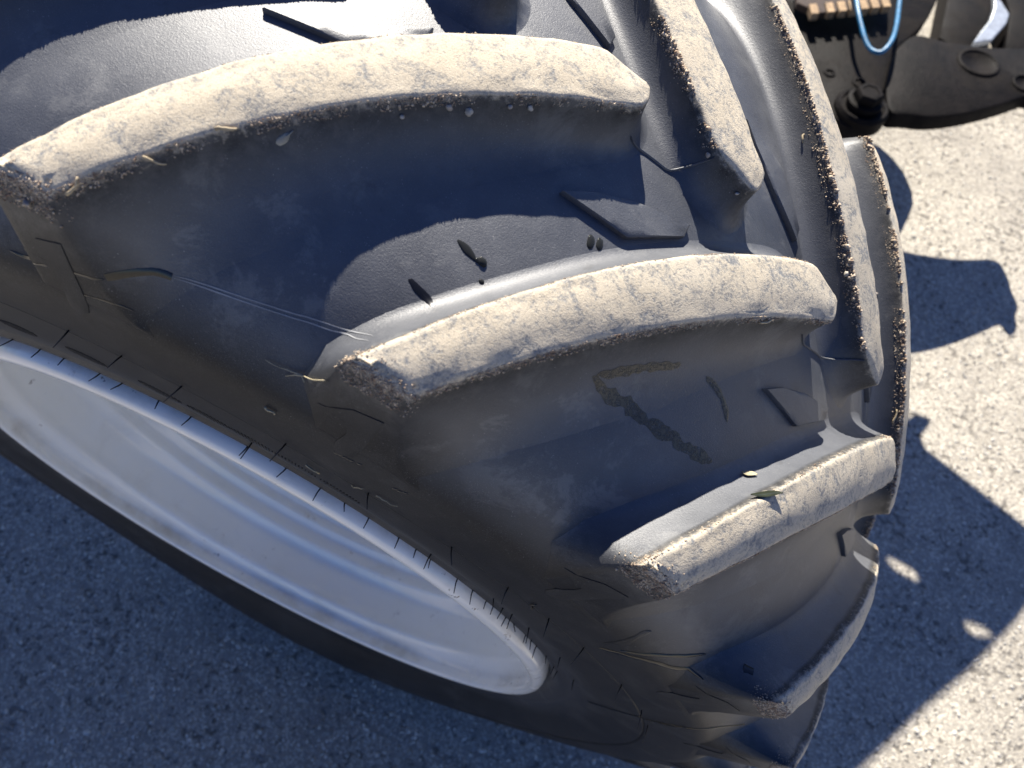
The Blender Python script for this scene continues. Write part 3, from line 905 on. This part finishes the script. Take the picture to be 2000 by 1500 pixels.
LAB = ['pale straw lying along the lower edge of the topmost muddy lug', 'straw poking out below the left part of the topmost lug', 'upright straw by the outer corner of the topmost lug',
       'straw on the lower edge of the middle lug near its inner end', 'crooked twig on the sidewall between the widest gap and the mould line', 'bent twig on the sidewall just above the rim edge',
       'thin fibre on the mould line below the shoulder marker', 'long curved fibre along the mould line, right of the bent twig', 'straw fleck on the dark wall of the rearmost far lug',
       'brown straw standing in the groove beside the second far lug', 'fine stem across the dark end of the middle lug', 'knotted dark twig on the sidewall right of the rim',
       'thin stem on the outer corner of the middle lug', 'dark stem on the low sidewall under the lowest muddy lug']
for i, lab in enumerate(LAB):
    a, b = Vector(ST[2 * i]), Vector(ST[2 * i + 1])
    r = random.Random(i); pts = []
    for q in range(7):
        f = q / 6; p = a.lerp(b, f); s_, n_ = snap(p)
        sd = n_.cross(b - a).normalized()
        bend = (.0022 if i in (4, 5, 7, 11) else .0006)
        pts.append(s_ + n_ * (.0012 + .0012 * math.sin(f * 3.1) * r.random()) + sd * bend * math.sin(f * 5 + i))
    mb = MB(); rad = (.0010, .0007, .0010, .0009, .0008, .0008, .0005, .0005, .0010, .0011, .0004, .0010, .0005, .0006)[i]
    mb.tube(pts, [rad * (1 - .45 * q / 6) for q in range(7)], 6)
    loose('straw', mb, M_HAIR if i in (11, 13) else (M_STRAW if i in (0, 1, 2, 3, 8, 9) else M_DRY), lab, 'straw', 'straws caught on the tyre')
LF = [(0.1329, -0.1637, 1.2732), (0.1362, -0.1588, 1.2763)]
mb = MB(); blob(mb, LF[0], Vector(LF[1]) - Vector(LF[0]), .0042, .0021, .0009, 3)
s0, n0 = snap(LF[0]); s1, n1 = snap(LF[1])
mb.tube([s0 + n0 * .0006, s0.lerp(s1, .5) + n0 * .001, s1 + n1 * .0006], [.0005, .0004, .0003], 5)
loose('leaf', mb, M_LEAF, 'small grey dry leaf with a stalk on the dark wall under the topmost lug', 'leaf')
BN = [(0.4239, -0.1602, 1.1123), (0.4352, -0.1565, 1.1137), (0.4465, -0.1470, 1.1122)]
mb = MB(); leaf_shape(mb, BN[1], Vector(BN[2]) - Vector(BN[0]), .0115, .0024); loose('leaf', mb, M_BEAN, 'dark wet leaf on the sunlit upper edge of the third lug', 'leaf')
PT = [(0.4308, -0.1453, 1.1055), (0.4378, -0.1449, 1.1069)]
mb = MB(); leaf_shape(mb, PT[0], Vector(PT[1]) - Vector(PT[0]), .0050, .0026)
loose('petal', mb, M_DRY, 'pale olive petal beside the dark wet leaf on the third lug', 'petal')
for i, (p, lab) in enumerate(zip([(0.1749, -0.1165, 1.2768), (0.1929, -0.0974, 1.2755), (0.2018, -0.0907, 1.2711), (0.2190, -0.0735, 1.2688), (0.2283, -0.0660, 1.2652), (0.0418, -0.2455, 1.2690), (0.3532, -0.0025, 1.2003), (0.3265, 0.0024, 1.2177), (0.4527, 0.0412, 1.1240), (0.5070, 0.1242, 1.0326)], ['pebble stuck under the lower edge of the topmost lug, leftmost of four', 'pebble stuck under the topmost lug, second of four from the left', 'pebble stuck under the topmost lug, third of four from the left',
        'pebble stuck under the topmost lug, rightmost of four', 'tiny stone wedged beside the pebble row under the topmost lug', 'white grit stone at the outer corner of the topmost lug', 'flat pebble at the inner tip of the first far lug',
        'pebble halfway along the dark wall of the first far lug', 'pebble on the crumbly edge of the second far lug', 'pebble on the crumbly edge of the third far lug'])):
    q, n_ = snap(Vector(p) + Vector((.001, -.003, -.0055))); bm = bmesh.new(); bmesh.ops.create_icosphere(bm, subdivisions=2, radius=.0013 + .0004 * (i % 3))
    for v in bm.verts: v.co = v.co * (1 + .6 * noise.noise(v.co * 500 + Vector((i * 3, 0, 0)))); v.co.z *= .75
    me = bpy.data.meshes.new('pebble'); bm.to_mesh(me); bm.free(); me.materials.append(plain('pebble_stone', (.30, .26, .22) if i % 2 else (.40, .36, .30), .8, var=.3, vscale=300) if i < 2 else bpy.data.materials['pebble_stone' + ('.001' if i % 2 else '')])
    me.polygons.foreach_set('use_smooth', [True] * len(me.polygons))
    o = bpy.data.objects.new('pebble', me); C.objects.link(o); o.location = q + n_ * .0010
    o.rotation_euler = (i, 2 * i, 3 * i); tag(o, lab, 'pebble', 'pebbles stuck to the tyre')

# ------------------------------------------------------------------ soil crumbs along the worn lug edges
def crumbs():
    base = np.array([(1, 0, 0), (-1, 0, 0), (0, 1, 0), (0, -1, 0), (0, 0, 1), (0, 0, -1)], float)
    fc = np.array([(0, 2, 4), (2, 1, 4), (1, 3, 4), (3, 0, 4), (2, 0, 5), (1, 2, 5), (3, 1, 5), (0, 3, 5)])
    pos = []; siz = []
    R = random.Random(5)
    def put(y, r, th, size, out=.0):
        p = Vector(xyz(np.array(y), np.array(r), np.array(th))) + Vector((0, 0, RAD))
        q, n_ = snap(p)
        pos.append(q + n_ * size * .35 + n_ * out); siz.append(size)
    def run(edge, side, k, n, smin, smax, d0, d1, lump):
        for _ in range(n):
            s_ = R.random()
            y, t = ecurve(edge, np.array(s_))
            l = noise.noise(Vector((s_ * 9 + k * 7, k * 3.1, 2.0 if side == 'N' else 9.0))) + .6 * noise.noise(Vector((s_ * 40, k * 5.1, 4.0)))
            if l < lump + R.uniform(-.3, .3): continue
            dep = R.random() ** 1.6 * (d1 - d0) + d0
            sgn = 1 if edge is CL else -1
            t2 = t + sgn * (.004 + dep * .45) / 1.7; yy = y + (.5 * (.004 + dep * .45) if edge is CL else -.5 * (.004 + dep * .45))
            if side == 'F': yy = -yy; t2 = t2 + FOFF * PITCH
            size = smin + (smax - smin) * R.random() ** 3
            put(yy, float(r_top(abs(yy))) - dep, t2 + TH0 + k * PITCH, size)
    for k in range(-1, 5):
        run(CL, 'N', k, 2400, .0002, .0009, .003, .018, .02)
        run(CL, 'N', k, 1800, .0002, .0005, -.001, .008, -.1)
        run(CU, 'N', k, 1100, .0002, .0007, .000, .014, .1)
        # gritty outer corner of the lug
        for _ in range(1500):
            f = R.random(); u = ecurve(CU, np.array(1.0)); l = ecurve(CL, np.array(1.0))
            y, t = u + (l - u) * f
            dep = R.random() ** 2 * .05
            put(y + R.gauss(0, .012) - .02 * dep, float(r_top(.65)) - dep, t + TH0 + k * PITCH + R.gauss(0, .006), .0002 + .0006 * R.random() ** 3)
    for k in range(-2, 5):
        run(CU, 'F', k, 2600, .0004, .0017, -.001, .012, -.05)
        run(CU, 'F', k, 2600, .0002, .0008, .000, .026, -.2)
    P = np.array(pos); Sz = np.array(siz); n = len(P)
    jit = 1 + rng.uniform(-.45, .45, (n, 6, 1))
    ax = rng.normal(size=(n, 3, 3)); Q, _ = np.linalg.qr(ax)
    V = np.einsum('vi,nij->nvj', base, Q) * jit * Sz[:, None, None] + P[:, None, :]
    F = (fc[None] + (np.arange(n) * 6)[:, None, None]).reshape(-1, 3)
    me = bpy.data.meshes.new('soil_crumbs')
    me.vertices.add(n * 6); me.vertices.foreach_set('co', V.reshape(-1).astype(np.float32))
    me.loops.add(len(F) * 3); me.loops.foreach_set('vertex_index', F.reshape(-1).astype(np.int32))
    me.polygons.add(len(F)); me.polygons.foreach_set('loop_start', (np.arange(len(F)) * 3).astype(np.int32)); me.polygons.foreach_set('loop_total', np.full(len(F), 3, dtype=np.int32))
    me.update(); me.validate()
    t = NT('soil_crumb'); v = t.noise(260, 2, .6)
    c = t.mixc(t.ramp(v, .35, .65), (.24, .165, .115), (.60, .50, .375))
    me.materials.append(t.set(Base_Color=c, Roughness=.95, Specular_IOR_Level=.15))
    o = bpy.data.objects.new('soil_crumbs', me); C.objects.link(o)
    tag(o, 'brown and pale soil crumbs clinging along the edges of the tyre lugs', 'soil', kind='stuff')
crumbs()

# ------------------------------------------------------------------ loose grit on the concrete
def gravel():
    bm = bmesh.new(); bmesh.ops.create_icosphere(bm, subdivisions=1, radius=1)
    bv = np.array([v.co[:] for v in bm.verts]); bf = np.array([[v.index for v in f.verts] for f in bm.faces]); bm.free()
    pts = []
    def scatter(n, x0, x1, y0, y1): pts.extend(np.column_stack([rng.uniform(x0, x1, n), rng.uniform(y0, y1, n)]).tolist())
    scatter(9000, .55, 1.6, -.6, 1.4); scatter(4500, .7, 1.7, 1.4, 2.6); scatter(15000, -1.0, .7, -.85, -.2)
    P = np.array(pts); n = len(P); nv = len(bv)
    sz = .0009 + .0036 * rng.random(n) ** 2.4
    sc = rng.uniform(.65, 1.3, (n, 1, 3)); sc[:, :, 2] *= .6
    ang = rng.uniform(0, 6.28, n); ca, sa = np.cos(ang), np.sin(ang)
    V = bv[None] * (1 + rng.uniform(-.22, .22, (n, nv, 1))) * sc * sz[:, None, None]
    X = V[..., 0] * ca[:, None] - V[..., 1] * sa[:, None] + P[:, 0:1]; Y = V[..., 0] * sa[:, None] + V[..., 1] * ca[:, None] + P[:, 1:2]
    V = np.stack([X, Y, V[..., 2] + sz[:, None] * .12], -1)
    F = (bf[None] + (np.arange(n) * nv)[:, None, None]).reshape(-1, 3)
    me = bpy.data.meshes.new('gravel')
    me.vertices.add(n * nv); me.vertices.foreach_set('co', V.reshape(-1).astype(np.float32))
    me.loops.add(len(F) * 3); me.loops.foreach_set('vertex_index', F.reshape(-1).astype(np.int32))
    me.polygons.add(len(F)); me.polygons.foreach_set('loop_start', (np.arange(len(F)) * 3).astype(np.int32)); me.polygons.foreach_set('loop_total', np.full(len(F), 3, dtype=np.int32))
    me.update(); me.validate()
    t = NT('grit_stone')
    cell = t.voronoi(70, out='Color'); sep = t.n.new('ShaderNodeSeparateColor'); t.link(cell, sep.inputs[0])
    c = t.mixc(sep.outputs[0], (.26, .245, .215), (.66, .625, .56))
    c = t.mixc(t.math('MULTIPLY', t.ramp(sep.outputs[1], .7, .95), .8), c, (.15, .145, .14))
    me.materials.append(t.set(Base_Color=c, Roughness=.8, Normal=t.bump(t.noise(900, 3), .0006, .6)))
    o = bpy.data.objects.new('gravel', me); C.objects.link(o)
    tag(o, 'fine pale grit scattered over the concrete around the tyre', 'gravel', kind='stuff')
gravel()
